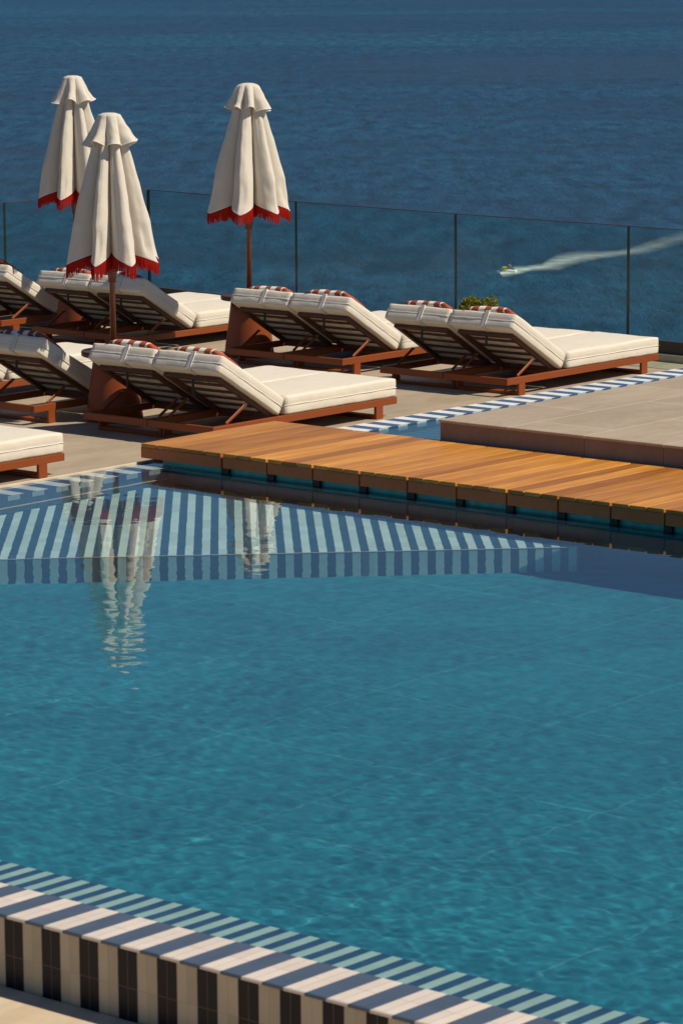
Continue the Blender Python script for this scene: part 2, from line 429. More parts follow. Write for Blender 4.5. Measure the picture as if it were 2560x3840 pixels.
# ------------------------------------------------------------------ water
def water(name, x0, x1, y0, y1, d, seed):
    nx = int((x1 - x0) / d) + 1; ny = int((y1 - y0) / d) + 1
    xs = np.linspace(x0, x1, nx); ys = np.linspace(y0, y1, ny)
    X, Y = np.meshgrid(xs, ys, indexing='ij')
    Z = np.full_like(X, -.012)
    rs = np.random.RandomState(seed)
    wx = X + .05 * np.sin(2.1 * Y + 1.3) + .03 * np.sin(5.3 * X + 3.1 * Y); wy = Y + .05 * np.sin(1.7 * X + .4) + .03 * np.cos(4.3 * Y - 2.7 * X)
    gust = .55 + .45 * np.clip(.5 + .5 * np.sin(.55 * X + .8 * Y + 1.0) * np.cos(.7 * Y - .35 * X), 0, 1)
    calm = np.clip((14.6 - X) / 5.0, .20, 1.0)
    for i in range(56):
        lam = .048 * (6.0 ** rs.rand()); k = 2 * PI / lam
        th = rad(-150) + rs.randn() * .75
        slope = .0036 * rs.uniform(.5, 1.2) * (lam / .12) ** -.15
        Z += gust * calm * slope / k * np.sin(k * (wx * math.cos(th) + wy * math.sin(th)) + rs.rand() * 6.28)
    Z += .0003 * np.sin(1.9 * X + 2.3 * Y)
    co = np.stack([X, Y, Z], -1).reshape(-1, 3)
    i = np.arange(nx - 1)[:, None] * ny + np.arange(ny - 1)[None, :]
    q = np.stack([i, i + ny, i + ny + 1, i + 1], -1).reshape(-1, 4)
    me = bpy.data.meshes.new(name)
    me.vertices.add(len(co)); me.vertices.foreach_set('co', co.ravel())
    me.loops.add(q.size); me.loops.foreach_set('vertex_index', q.ravel())
    me.polygons.add(len(q)); me.polygons.foreach_set('loop_start', np.arange(0, q.size, 4)); me.polygons.foreach_set('loop_total', np.full(len(q), 4))
    me.polygons.foreach_set('use_smooth', np.ones(len(q), bool)); me.update()
    nt = NT(name + '_surface')
    g = nt.new('ShaderNodeBsdfGlass'); g.inputs['IOR'].default_value = 1.33; g.inputs['Roughness'].default_value = 0
    g.inputs['Color'].default_value = (.93, .985, .99, 1)
    nt.L(g.outputs[0], nt.out.inputs[0])
    o = link(name, me, nt.m); tag(o, kind='structure'); o.cycles.is_caustics_caster = True
    return o
water('pool_water', 8.149, 15.626, 2.0, 15.031, .0165, 3)
water('channel_water', 16.80, 22.86, 7.0, 15.031, .05, 5)
for o in POOL: o.cycles.is_caustics_receiver = True

# ------------------------------------------------------------------ balustrade
def glass_mat():
    nt = NT('tinted_glass')
    tr = nt.new('ShaderNodeBsdfTransparent'); tr.inputs[0].default_value = (.87, .965, .94, 1)
    gl = nt.new('ShaderNodeBsdfGlossy'); gl.inputs['Roughness'].default_value = .02; gl.inputs[0].default_value = (.8, .9, .9, 1)
    fr = nt.new('ShaderNodeFresnel'); fr.inputs[0].default_value = 1.45
    bf = nt.new('ShaderNodeNewGeometry').outputs['Backfacing']
    k = nt.math('MULTIPLY', nt.math('MULTIPLY', fr.outputs[0], .22), nt.math('SUBTRACT', 1, bf))
    mx = nt.new('ShaderNodeMixShader'); nt.L(k, mx.inputs[0]); nt.L(tr.outputs[0], mx.inputs[1]); nt.L(gl.outputs[0], mx.inputs[2])
    nt.L(mx.outputs[0], nt.out.inputs[0]); return nt.m
GLASS = glass_mat()
EDGE = solid('glass_edge', (.018, .028, .028), .3, 0, 50, .1)
EDGET = solid('glass_top_edge', (.05, .035, .04), .3, 0, 50, .1)
rail = empty('glass_balustrade', (24.17, 23.2, GZ)); tag(rail, 'frameless clear glass balustrade in a dark channel along the terrace edge', 'balustrade')
RP = [(24.17, 23.167), (23.904, 21.013), (23.682, 18.927), (23.546, 16.938), (23.40, 14.8), (23.25, 12.7)]
RP2 = [(24.17, 23.18), (22.19, 23.145), (20.2, 23.11), (18.2, 23.075)]
ZT = GZ + 1.115
def panel(a, b):
    a = Vector((a[0], a[1], 0)); b = Vector((b[0], b[1], 0)); d = (b - a).normalized(); a2 = a + d * .005; b2 = b - d * .005
    zc = (GZ + .171 + ZT) / 2
    bm = bmesh.new(); bar(bm, (a2.x, a2.y, zc), (b2.x, b2.y, zc), .016, ZT - GZ - .171, bevel=0)
    at(obj('glass_pane', bm, GLASS), rail)
    bm = bmesh.new(); bar(bm, (a2.x, a2.y, ZT + .004), (b2.x, b2.y, ZT + .004), .018, .007, bevel=0)
    at(obj('top_edge', bm, EDGET), rail)
    for q in (a2, b2):
        bm = bmesh.new(); bar(bm, (q.x, q.y, GZ + .172), (q.x, q.y, ZT), .006, .017, up=(d.x, d.y, 0), bevel=0)
        at(obj('side_edge', bm, EDGE), rail)
    bm = bmesh.new(); bar(bm, (a.x, a.y, GZ + .118), (b.x, b.y, GZ + .118), .07, .105, bevel=.004)
    at(obj('floor_channel', bm, DARKFR), rail)
    bm = bmesh.new(); bar(bm, (a.x, a.y, GZ + .0325), (b.x, b.y, GZ + .0325), .16, .065, bevel=.004)
    at(obj('stone_kerb', bm, CURB), rail)
for a, b in zip(RP[:-1], RP[1:]): panel(a, b)
for a, b in zip(RP2[:-1], RP2[1:]): panel(a, b)

# ------------------------------------------------------------------ sun loungers
LW = .645
def cushion(name, L, Wd, T, M, m, parent, seed, taper=0.0):
    """a boxed mattress, slightly bulged and creased, with soft corners"""
    bm = bmesh.new(); nx, ny, nz = 26, 20, 8
    verts = {}
    def P(i, j, k):
        key = (i, j, k)
        if key not in verts:
            u, v, w = i / nx, j / ny, k / nz
            x, y, z = u * L, v * Wd, w * T
            r = .008
            # round the box edges
            c = Vector((min(max(x, r), L - r), min(max(y, r), Wd - r), min(max(z, r), T - r)))
            d = Vector((x, y, z)) - c
            if d.length > 1e-9: p = c + d.normalized() * r
            else: p = Vector((x, y, z))
            bu = math.sin(PI * u) * math.sin(PI * v)
            p.z += (.010 * bu ** .5 if w > .5 else 0) * (abs(w - .5) * 2) if bu > 0 else 0
            if 0 < w < 1:
                s = math.sin(PI * w) * .003
                if j == 0: p.y -= s
                if j == ny: p.y += s
                if i == 0: p.x -= s
                if i == nx: p.x += s
                if k == nz // 2:
                    q = .004
                    if j == 0: p.y += q
                    if j == ny: p.y -= q
                    if i == 0: p.x += q
                    if i == nx: p.x -= q
            nv = noise.noise_vector(Vector((x * 7 + seed * 3.1, y * 7, z * 9)))
            p += nv * .0036
            n2 = noise.noise(Vector((x * 2.5, y * 2.5 + seed, seed * 1.7)))
            if w > .9: p.z += n2 * .007
            verts[key] = bm.verts.new(M @ p)
        return verts[key]
    def quad(a, b, c, d):
        bm.faces.new((P(*a), P(*b), P(*c), P(*d)))
    # redistribute: cluster grid near edges by index remap is unnecessary at this size
    for i in range(nx):
        for j in range(ny):
            quad((i, j, 0), (i, j + 1, 0), (i + 1, j + 1, 0), (i + 1, j, 0)); quad((i, j, nz), (i + 1, j, nz), (i + 1, j + 1, nz), (i, j + 1, nz))
    for i in range(nx):
        for k in range(nz):
            quad((i, 0, k), (i + 1, 0, k), (i + 1, 0, k + 1), (i, 0, k + 1)); quad((i, ny, k), (i, ny, k + 1), (i + 1, ny, k + 1), (i + 1, ny, k))
    for j in range(ny):
        for k in range(nz):
            quad((0, j, k), (0, j, k + 1), (0, j + 1, k + 1), (0, j + 1, k)); quad((nx, j, k), (nx, j + 1, k), (nx, j + 1, k + 1), (nx, j, k + 1))
    o = obj(name, bm, m, parent, True)
    # welt running round the middle of the sides
    bm = bmesh.new(); e = .002; z = T * .5
    pts = [(-e, -e, z), (L + e, -e, z), (L + e, Wd + e, z), (-e, Wd + e, z), (-e, -e, z)]
    for a, b in zip(pts[:-1], pts[1:]):
        n = 12; seg = [M @ (Vector(a).lerp(Vector(b), t / n) + Vector((0, 0, .0015 * math.sin(t * 2.1 + seed)))) for t in range(n + 1)]
        tube(bm, seg, [.0030] * (n + 1), 6)
    obj('piping', bm, PIPING, o, True)
    return o

TH = math.atan2(.376, .643)
def make_lounger(seed):
    t = empty('sun_lounger', (0, 0, 0))
    # base frame
    bm = bmesh.new(); zb, zt = .095, .148; w = .03
    box(bm, 0, 2.045, 0, w, zb, zt, None, .003, 1); box(bm, 0, 2.045, LW - w, LW, zb, zt, None, .003, 1)
    box(bm, 0, w, w, LW - w, zb, zt - .0005, None, .002, 1); box(bm, 2.015, 2.045, w, LW - w, zb, zt - .0005, None, .002, 1)
    box(bm, .74, .77, w, LW - w, zb + .002, zt - .003)
    for k in range(7): box(bm, .92 + k * .16, .98 + k * .16, w, LW - w, zt - .018, zt - .004)
    obj('frame', bm, RUST, t)
    # sled legs
    for x0 in (.15, 1.80):
        x1 = x0 + .082
        for y0 in (.001, LW - .026):
            bm = bmesh.new(); box(bm, x0, x1, y0, y0 + .025, .0, zb + .004, None, .003, 1); obj('leg', bm, RUST, t)
        bm = bmesh.new(); box(bm, x0 + .001, x1 - .001, .026, LW - .026, .001, .026, None, .003, 1); obj('runner', bm, RUST, t)
    # raised back: pivot at x = .703
    c, s = math.cos(TH), math.sin(TH)
    # local axes: u from the pivot up to the head (-x, +z); n upwards (x, z); y across
    M = Matrix(((-c, 0, s, .703), (0, 1, 0, .004), (s, 0, c, .158), (0, 0, 0, 1)))
    # reflected x keeps the box shape; normals are recalculated
    bk = cushion('backrest', .748, LW - .008, .132, M, CREAM, t, seed)
    # mattress strap round the head end
    bm = bmesh.new(); y = .285; ww = .036; e = .003
    loop = [(.25, -e), (.748 + e + .003, -e), (.748 + e + .003, .132 + e + .004), (.25, .132 + e + .010)]
    for (a0, b0), (a1, b1) in zip(loop[:-1], loop[1:]):
        pa = M @ Vector((a0, y, b0)); pb = M @ Vector((a1, y, b1))
        nrm = (M.to_3x3() @ Vector((0, 1, 0))).cross(pb - pa).normalized()
        bar(bm, pa, pb, ww, .004, up=nrm, bevel=0)
    obj('strap', bm, STRAPM, bk)
    bm = bmesh.new()
    tube(bm, [M @ Vector((.748 + .007, y - ww / 2 - .001, b)) for b in (-.004, .03, .07, .10, .138)], [.0035] * 5, 6)
    obj('strap_binding', bm, PIPING, bk, True)
    # slatted back frame under the mattress
    bm = bmesh.new()
    def bb(u0, u1, y0, y1, n0, n1): box(bm, u0, u1, y0, y1, n0, n1, M, .003, 1)
    bb(.0, .66, .045, .085, -.034, -.004); bb(.0, .66, LW - .093, LW - .053, -.034, -.004)
    bb(.62, .66, .085, LW - .093, -.0335, -.004); bb(-.01, .03, .085, LW - .093, -.0335, -.004)
    obj('back_frame', bm, SLATM, t)
    bm = bmesh.new()
    for k in range(4):
        u = .135 + k * .122
        bb(u, u + .026, .085, LW - .093, -.018, -.006)
    obj('back_slats', bm, SLATM, t)
    # struts
    for y in (.038, LW - .044):
        bm = bmesh.new()
        a = Vector((.375, y, .262)); b = Vector((.172, y, .150))
        bar(bm, b, a, .012, .022, up=(0, 0, 1)); so = obj('strut', bm, RUST, t)
        bm = bmesh.new(); tube(bm, [(.375, y - .012, .262), (.375, y + .014, .262)], [.008, .008], 10); obj('bolt', bm, STEEL, so)
    # black pull strap with its loop
    bm = bmesh.new(); q = M @ Vector((.635, .30, -.036))
    r2 = random.Random(seed)
    L = r2.choice((.055, .085, .10))
    pts = [q + Vector((.012, -.035, 0)), q + Vector((0, -.01, .006)), q + Vector((-.006, .008, -.004)), q + Vector((-.004, .010, -.02 - L * .4)), q + Vector((0, .004 + r2.uniform(-.01, .01), -.02 - L))]
    tube(bm, pts, [.004, .006, .009, .010, .009], 8); obj('pull_strap', bm, BLACKM, t, True)
    # seat mattress
    Ms = Matrix.Translation((.775, .004, .150))
    cushion('seat_mattress', 1.262, LW - .008, .137, Ms, CREAM, t, seed + 11)
    return t

def kids(o): return [c for c in bpy.data.objects if c.parent == o]
def copy_tree(o, parent=None):
    c = o.copy(); COL.objects.link(c)
    if parent is not None: c.parent = parent
    for ch in kids(o): copy_tree(ch, c)
    return c
protos = [make_lounger(k) for k in (1, 4, 6, 9)]
used = [False] * 4
LG = 'sun loungers on the stone terrace'
LOUNGERS = [
 (20.852, 16.150, 'cream sun lounger beside the striped water channel, rightmost in the row by the glass'),
 (20.852, 16.803, 'cream sun lounger touching the left side of the rightmost one by the glass'),
 (21.02, 17.985, 'cream sun lounger of the middle pair by the glass, on the right'),
 (21.02, 18.638, 'cream sun lounger right next to the round brown table top, raised back overlapping it'),
 (21.13, 20.425, 'cream sun lounger right of the front parasol pole, its raised back in shade'),
 (21.13, 21.078, 'cream sun lounger directly left of the front parasol pole, behind it'),
 (21.28, 22.27, 'cream sun lounger cut by the left edge near the corner post of the glass'),
 (17.50, 16.180, 'cream sun lounger just behind the wooden boardwalk corner, right one of the front pair'),
 (17.50, 16.833, 'cream sun lounger of the front pair with a brown cone stand under its back'),
 (17.50, 17.985, 'cream sun lounger cut by the left edge, left of the front cone stand'),
 (17.62, 19.17, 'cream sun lounger barely seen through the slats at the left edge of the photo'),
 (13.965, 16.165, 'cream sun lounger foot end nearest the pool, lower left at the water edge'),
]
PILLOW_ON = []
for i, (x, y, lab) in enumerate(LOUNGERS):
    k = (i * 3 + i // 4) % 4
    if not used[k]: o = protos[k]; used[k] = True
    else: o = copy_tree(protos[k])
    o.location = (x, y, GZ); o.rotation_euler.z = rad((.0, .12, -.1, .15, .0, .1)[i % 6]); tag(o, lab, 'sun lounger', LG)

# ------------------------------------------------------------------ striped pillows
def pillow_mat():
    nt = NT('rust_striped_pillow'); p = nt.objc()
    sx = nt.new('ShaderNodeSeparateXYZ'); nt.L(p, sx.inputs[0])
    wob = nt.noise(p, 8, 2, .5)
    y = nt.math('ADD', sx.outputs[1], nt.math('MULTIPLY_ADD', wob, .012, -.006))
    f = nt.math('FRACT', nt.math('DIVIDE', nt.math('ADD', y, .0295), .118))
    s = nt.math('LESS_THAN', f, .5)
    e = nt.math('GREATER_THAN', nt.math('ABSOLUTE', y), .165)
    s = nt.math('MAXIMUM', s, e)
    w = nt.noise(nt.mapv(p, (400, 60, 400)), 1, 2, .6)
    k = nt.math('MULTIPLY_ADD', w, .4, .8)
    vc = nt.new('ShaderNodeCombineColor')
    for i in range(3): nt.L(k, vc.inputs[i])
    col = nt.mix(1.0, nt.mix(s, (.80, .74, .64), (.34, .075, .040)), vc.outputs[0], 'MULTIPLY')
    nt.set(color=col, rough=.95, spec=.15)
    nt.bump(nt.math('ADD', w, nt.math('MULTIPLY', nt.noise(p, 16, 3, .5), 3)), .35, .003)
    return nt.m
PIL = pillow_mat()
def make_pillow(seed):
    bm = bmesh.new(); nx, ny = 22, 30; A, B, T = .170, .215, .058
    top = {}; bot = {}
    for i in range(nx + 1):
        for j in range(ny + 1):
            u = -1 + 2 * i / nx; v = -1 + 2 * j / ny
            pin = 1 - .07 * (1 - u * u) * abs(v) ** 3 ; pin2 = 1 - .06 * (1 - v * v) * abs(u) ** 3
            x = A * u * pin2; y = B * v * pin
            h = T * (max(0, 1 - u ** 4) ** .55) * (max(0, 1 - v ** 4) ** .55)
            n = noise.noise(Vector((x * 14, y * 14, seed))) * .008 * (h / T)
            top[i, j] = bm.verts.new((x, y, h + n))
            if 0 < i < nx and 0 < j < ny: bot[i, j] = bm.verts.new((x, y, -h * .35 + n * .3))
            else: bot[i, j] = top[i, j]
    for i in range(nx):
        for j in range(ny):
            bm.faces.new((top[i, j], top[i + 1, j], top[i + 1, j + 1], top[i, j + 1]))
            q = [bot[i, j], bot[i, j + 1], bot[i + 1, j + 1], bot[i + 1, j]]
            u = []
            for v in q:
                if v not in u: u.append(v)
            if len(u) >= 3:
                try: bm.faces.new(u)
                except ValueError: pass
    return obj('pillow', bm, PIL, None, True)
pp = [make_pillow(1.3), make_pillow(8.1)]
pused = [False, False]
PLAB = [
 'rust and white striped pillow on the rightmost lounger by the striped channel',
 'rust and white striped pillow on the second lounger from the right by the glass',
 'rust and white striped pillow on the right lounger of the middle pair',
 'rust and white striped pillow on the middle lounger beside the round brown table top',
 'dark red and white striped pillow in parasol shade just right of the front parasol pole',
 'rust and white striped pillow in front of the back left parasol pole',
 'rust pillow with white band at the upper left edge of the photo',
 'rust and white striped pillow with large rust end on the front lounger behind the boardwalk',
 'rust and white striped pillow on the left lounger of the front pair, mostly hidden',
 'dark red and white striped pillow at the left edge above the boardwalk lounger row',
 ]
for i, lab in enumerate(PLAB):
    x, y, _ = LOUNGERS[i]
    k = i % 2
    if not pused[k]: o = pp[k]; pused[k] = True
    else: o = pp[k].copy(); COL.objects.link(o)
    r2 = random.Random(i + 40)
    u = .575 + r2.uniform(-.02, .02)
    n = .138 + .012
    px = .703 - math.cos(TH) * u + math.sin(TH) * n; pz = .158 + math.sin(TH) * u + math.cos(TH) * n
    o.location = (x + px, y + .345 - .035 + r2.uniform(-.015, .015), GZ + pz)
    o.rotation_euler = (r2.uniform(-.03, .03), TH + r2.uniform(-.03, .05), r2.uniform(-.05, .05))
    tag(o, lab, 'pillow', 'striped pillows on the loungers')

# ------------------------------------------------------------------ round tables with cone stands
def make_table():
    t = empty('side_table', (0, 0, 0))
    bm = bmesh.new()
    lathe(bm, [(.212, 0), (.216, .004), (.205, .10), (.188, .22), (.170, .35), (.152, .485)], 64); obj('cone_stand', bm, RUST, t, True)
    bm = bmesh.new()
    lathe(bm, [(.235, .486), (.242, .492), (.242, .521), (.236, .527), (.03, .528)], 64); o = obj('table_top', bm, SLATM, t, True)
    for ob in kids(t):
        ob.data.polygons.foreach_set('use_smooth', [abs(f.normal.z) < .8 for f in ob.data.polygons])
    return t
TABS = [(18.10, 17.74, 'brown cone shaped table stand under the raised backs of the front loungers'),
        (21.648, 19.58, 'round brown table with cone stand left of the middle pair of loungers'),
        (21.975, 21.982, 'brown cone table stand in the shade behind the left loungers by the glass')]
t0 = make_table()
for i, (x, y, lab) in enumerate(TABS):
    t = t0 if i == 0 else copy_tree(t0)
    t.location = (x, y, GZ); tag(t, lab, 'side table', 'round tables with cone stands')

# ------------------------------------------------------------------ folded parasols
def make_parasol(x, y, H, zhem, lab, seed, tilt=(0, 0), valleys=(), coll=0.0, dome=1.05):
    t = empty('parasol', (x, y, GZ)); t.rotation_euler = (tilt[0], tilt[1], 0)
    tag(t, lab, 'parasol', 'folded fringed parasols')
    r = random.Random(seed)
    bm = bmesh.new(); tube(bm, [(0, 0, .53), (0, 0, zhem + .2), (0, 0, H - .05)], [.022, .022, .020], 20)
    obj('pole', bm, POLEM, t, True)
    bm = bmesh.new(); z = zhem - .145
    lathe(bm, [(.026, z - .03), (.030, z - .028), (.030, z), (.031, z + .01), (.038, z + .045), (.041, z + .05), (.041, z + .075), (.03, z + .08)], 24)
    h = obj('hub_collar', bm, POLEM, t)
    bm = bmesh.new()
    for k in range(8):
        a = 2 * PI * k / 8 + .2; d = Vector((math.cos(a), math.sin(a), 0))
        bar(bm, Vector((0, 0, z + .07)) + d * .030, Vector((0, 0, z + .40)) + d * .075, .008, .014, up=d)
    obj('ribs', bm, POLEM, t)
    # pleated canopy. lobes bulge out at the ribs, fabric tucks in between
    NT_ = 320; NL = len(valleys); amp = [r.uniform(.8, 1.15) for _ in range(NL)]; out = [r.uniform(.95, 1.05) for _ in range(NL)]
    skew = [r.uniform(-.25, .25) for _ in range(NL)]
    vb = [rad(v) for v in valleys]; phase = rad(220.6)   # valley angles, counted from the side that faces the pool
    def lobe(th):
        th = (th - phase) % (2 * PI)
        k = 0
        for q in range(NL):
            lo = vb[q]; hi = vb[(q + 1) % NL] + (2 * PI if q == NL - 1 else 0)
            a = th
            if a < vb[0]: a += 2 * PI
            if a >= vb[0] + 2 * PI: a -= 2 * PI
            if lo <= a < hi: return (q, (a - lo) / (hi - lo))
        return (NL - 1, .5)
    ztop = H - .17; n = 46
    def ring(s, th, extra=0.0):
        q, f = lobe(th)
        f2 = f + skew[q] * f * (1 - f)
        g = math.sin(PI * f2) ** .72
        # secondary crease each side of the seam
        R = (.122 + .254 * s + .010 * math.sin(PI * s) - .014 * max(0, s - .86) / .14) * out[q] ** s
        A = (.46 + .22 * s) * amp[q]
        val = R * (1 - A * (1 - g))
        cr = math.exp(-((f2 - .5) / .05) ** 2)
        val += (.0055 * cr) * s
        val -= .020 * math.exp(-((f2 - .27 - .05 * skew[q]) / .09) ** 2) * math.sin(PI * s) * (.5 + .5 * math.sin(q * 2.3 + seed))
        if s > .70:
            w = (s - .70) / .30
            val -= .034 * math.sin(PI * w) * math.exp(-((f2 - .36) / .12) ** 2) * (.4 + .6 * (q % 2)) + .024 * math.sin(PI * w) * math.exp(-((f2 - .62) / .10) ** 2)
        nn = noise.noise(Vector((math.cos(th) * 2.2, math.sin(th) * 2.2, s * 3.0 + seed)))
        val += nn * .016 * (.3 + s)
        val += noise.noise(Vector((th * 9, s * 2.2, seed * 2.7))) * .006 * s + noise.noise(Vector((math.cos(th) * 6, math.sin(th) * 6, s * 9 + seed))) * .005
        val += extra
        hem = zhem - .022 + .088 * (2 * abs(f - .5)) ** 1.15
        zz = ztop + (hem - ztop) * s
        a = th + .02 * math.sin(3 * th + seed) * s
        return Vector((val * math.cos(a), val * math.sin(a), zz))
    bm = bmesh.new(); rows = []
    for i in range(n + 1):
        s = i / n
        rows.append([bm.verts.new(ring(s, 2 * PI * k / NT_)) for k in range(NT_)])
    for i in range(n):
        for k in range(NT_):
            bm.faces.new((rows[i][k], rows[i][(k + 1) % NT_], rows[i + 1][(k + 1) % NT_], rows[i + 1][k]))
    cn = obj('canopy', bm, CANOPY, t, True)
    # pale hem binding
    bm = bmesh.new()
    hem = [ring(1, 2 * PI * k / NT_, .0015) for k in range(NT_)]
    for k in range(NT_):
        a, b = hem[k], hem[(k + 1) % NT_]
        v = [bm.verts.new(a + Vector((0, 0, .004))), bm.verts.new(b + Vector((0, 0, .004))), bm.verts.new(b + Vector((0, 0, -.003))), bm.verts.new(a + Vector((0, 0, -.003)))]
        bm.faces.new(v)
    bmesh.ops.remove_doubles(bm, verts=bm.verts, dist=.0002)
    obj('hem_binding', bm, PIPING, cn)
    # red fringe: a braid and hundreds of cords
    bm = bmesh.new()
    for k in range(NT_):
        a, b = hem[k] + Vector((0, 0, -.003)), hem[(k + 1) % NT_] + Vector((0, 0, -.003))
        v = [bm.verts.new(a), bm.verts.new(b), bm.verts.new(b + Vector((0, 0, -.016))), bm.verts.new(a + Vector((0, 0, -.016)))]
        bm.faces.new(v)
    bmesh.ops.remove_doubles(bm, verts=bm.verts, dist=.0002)
    braid = obj('fringe_braid', bm, FBAND, cn)
    bm = bmesh.new(); total = 0
    d = [0]
    for k in range(NT_): d.append(d[-1] + (hem[(k + 1) % NT_] - hem[k]).length)
    step = .0050; q = 0.0; k = 0
    while q < d[-1]:
        while d[k + 1] < q: k += 1
        f = (q - d[k]) / max(1e-6, d[k + 1] - d[k])
        p = hem[k].lerp(hem[(k + 1) % NT_], f) + Vector((0, 0, -.012))
        rr = Vector((p.x, p.y, 0)).normalized(); sw = Vector((-rr.y, rr.x, 0))
        L = .092 + r.uniform(-.012, .006) + .01 * math.sin(q * 9 + seed)
        dr = rr * r.uniform(-.006, .006) + sw * r.uniform(-.006, .006)
        w = .0033 + r.uniform(-.0004, .0006)
        tube(bm, [p, p + dr * .5 + Vector((0, 0, -L * .5)), p + dr + Vector((0, 0, -L))], [w, w * .95, w * .8], 4)
        q += step * r.uniform(.75, 1.25)
    obj('fringe', bm, FRINGE, cn)
    # vent cap
    bm = bmesh.new(); NC = 240; nr = 18; rows = []
    NV = 7; w_ = [r.uniform(.55, 1.5) for _ in range(NV)]; tw_ = sum(w_); cb = [0]
    for q in w_: cb.append(cb[-1] + q / tw_ * 2 * PI)
    ph = r.uniform(0, 6); loA = [r.uniform(.8, 1.2) for _ in range(NV)]; loS = [r.uniform(-.22, .22) for _ in range(NV)]; dp = [r.uniform(-.03, .03) for _ in range(NV)]
    def capv(s, th):
        u = (th + ph) % (2 * PI); q = 0
        while q < NV - 1 and cb[q + 1] <= u: q += 1
        f = (u - cb[q]) / (cb[q + 1] - cb[q]); f2 = f + loS[q] * f * (1 - f) * 2
        g = math.sin(PI * f2) ** .75
        R = .084 + .108 * s ** dome + .012 * s ** 6
        val = R * (1 - .50 * (.12 + .88 * s) * (1 - g) * loA[q]) + .010 * s * math.sin(2 * th + seed)
        z = H - .012 - (.205 + dp[q] * math.sin(PI * f)) * s ** (1.0 if dome > 1 else 1.2) - .030 * s * (1 - g) + coll * s * math.sin(th + seed)
        z += noise.noise(Vector((math.cos(th) * 2, math.sin(th) * 2, s * 2 + seed * 3))) * .022 * s
        val += noise.noise(Vector((math.cos(th) * 3.5, math.sin(th) * 3.5, s * 4 + seed))) * .012 * s
        a = th + loS[q] * .35 * math.sin(PI * f) * s
        return Vector((val * math.cos(a), val * math.sin(a), z))
    c0 = bm.verts.new((0, 0, H + .004))
    mid = [bm.verts.new((.045 * math.cos(2 * PI * k / NC), .045 * math.sin(2 * PI * k / NC), H + .001)) for k in range(NC)]
    for k in range(NC): bm.faces.new((c0, mid[(k + 1) % NC], mid[k]))
    prev = mid
    for i in range(nr + 1):
        cur = [bm.verts.new(capv(i / nr, 2 * PI * k / NC)) for k in range(NC)]
        for k in range(NC): bm.faces.new((prev[k], prev[(k + 1) % NC], cur[(k + 1) % NC], cur[k]))
        prev = cur
    cap = obj('vent_cap', bm, CANOPY, t, True)
    bm = bmesh.new()
    ed = [capv(1, 2 * PI * k / NC) for k in range(NC)]; ed.append(ed[0])
    tube(bm, ed, [.004] * len(ed), 6, cap=False); obj('cap_binding', bm, PIPING, cap, True)
    return t
make_parasol(18.10, 17.74, 2.292, 1.21, 'folded cream parasol with red fringe in front, the nearest and largest of three', 3, (0, 0), (-86, -36, 2, 49, 96, 140, 184, 229))
make_parasol(21.648, 19.58, 2.335, 1.262, 'folded cream parasol with red fringe standing alone, above the round brown table top', 11, (rad(.25), rad(.3)), (-92, -38, 19, 73, 118, 160, 200, 235), .014, .85)
make_parasol(21.975, 21.982, 2.335, 1.262, 'folded cream parasol with red fringe farthest back, partly hidden behind the front one', 23, (rad(-.15), rad(-.2)), (-88, -41, 6, 55, 100, 142, 186, 230), -.012)

# ------------------------------------------------------------------ sea, hillside, shrub
def sea_mat():
    nt = NT('sea_surface'); p = nt.pos()
    ca = nt.vmath('DOT_PRODUCT', p, (.651, -.759, 0)); cb = nt.vmath('DOT_PRODUCT', p, (.759, .651, 0))
    cc = nt.new('ShaderNodeCombineXYZ'); nt.L(ca, cc.inputs[0]); nt.L(cb, cc.inputs[1]); q = cc.outputs[0]
    big = nt.noise(nt.mapv(q, (.0014, .0036, 1), (0, 0, rad(4))), 1, 4, .55, .4)
    med = nt.noise(nt.mapv(q, (.014, .026, 1)), 1, 5, .62)
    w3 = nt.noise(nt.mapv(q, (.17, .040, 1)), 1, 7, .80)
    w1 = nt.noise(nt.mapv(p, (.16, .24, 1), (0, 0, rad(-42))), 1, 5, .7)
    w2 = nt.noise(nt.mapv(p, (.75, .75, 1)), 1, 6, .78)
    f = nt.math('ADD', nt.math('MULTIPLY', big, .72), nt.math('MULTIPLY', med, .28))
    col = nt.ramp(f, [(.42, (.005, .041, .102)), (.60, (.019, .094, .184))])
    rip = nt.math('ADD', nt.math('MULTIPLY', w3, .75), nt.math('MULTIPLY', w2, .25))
    rc = nt.ramp(rip, [(.39, (.34, .39, .44)), (.61, (1.8, 1.68, 1.55))])  # light and dark wave-facet reflections put into the base colour
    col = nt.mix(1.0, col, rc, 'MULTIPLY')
    nt.set(color=col, rough=nt.ramp(f, [(.38, (.30, .30, .30)), (.62, (.46, .46, .46))]), spec=.28)
    b = nt.new('ShaderNodeBump'); b.inputs['Strength'].default_value = 1.0; b.inputs['Distance'].default_value = 1.5
    nt.L(nt.math('ADD', nt.math('MULTIPLY', w3, 2.2), nt.math('MULTIPLY', w2, .7)), b.inputs['Height'])
    nt.L(b.outputs[0], nt.b.inputs['Normal'])
    nt.inp(nt.b.inputs['IOR'], 1.33)
    return nt.m
bm = bmesh.new()
S = 30000
vs = [bm.verts.new(c) for c in ((90, -S, SEA), (S, -S, SEA), (S, S, SEA), (-S, S, SEA), (-S, 110, SEA), (90, 110, SEA))]
bm.faces.new(vs); bmesh.ops.triangulate(bm, faces=bm.faces)
o = obj('sea', bm, sea_mat()); tag(o, kind='structure')
HILL = stone('dry_hillside', (.16, .13, .07), (.25, .21, .13), (.3, .27, .2), None, None, rough=.9)
bm = bmesh.new(); nn = 40; g = {}
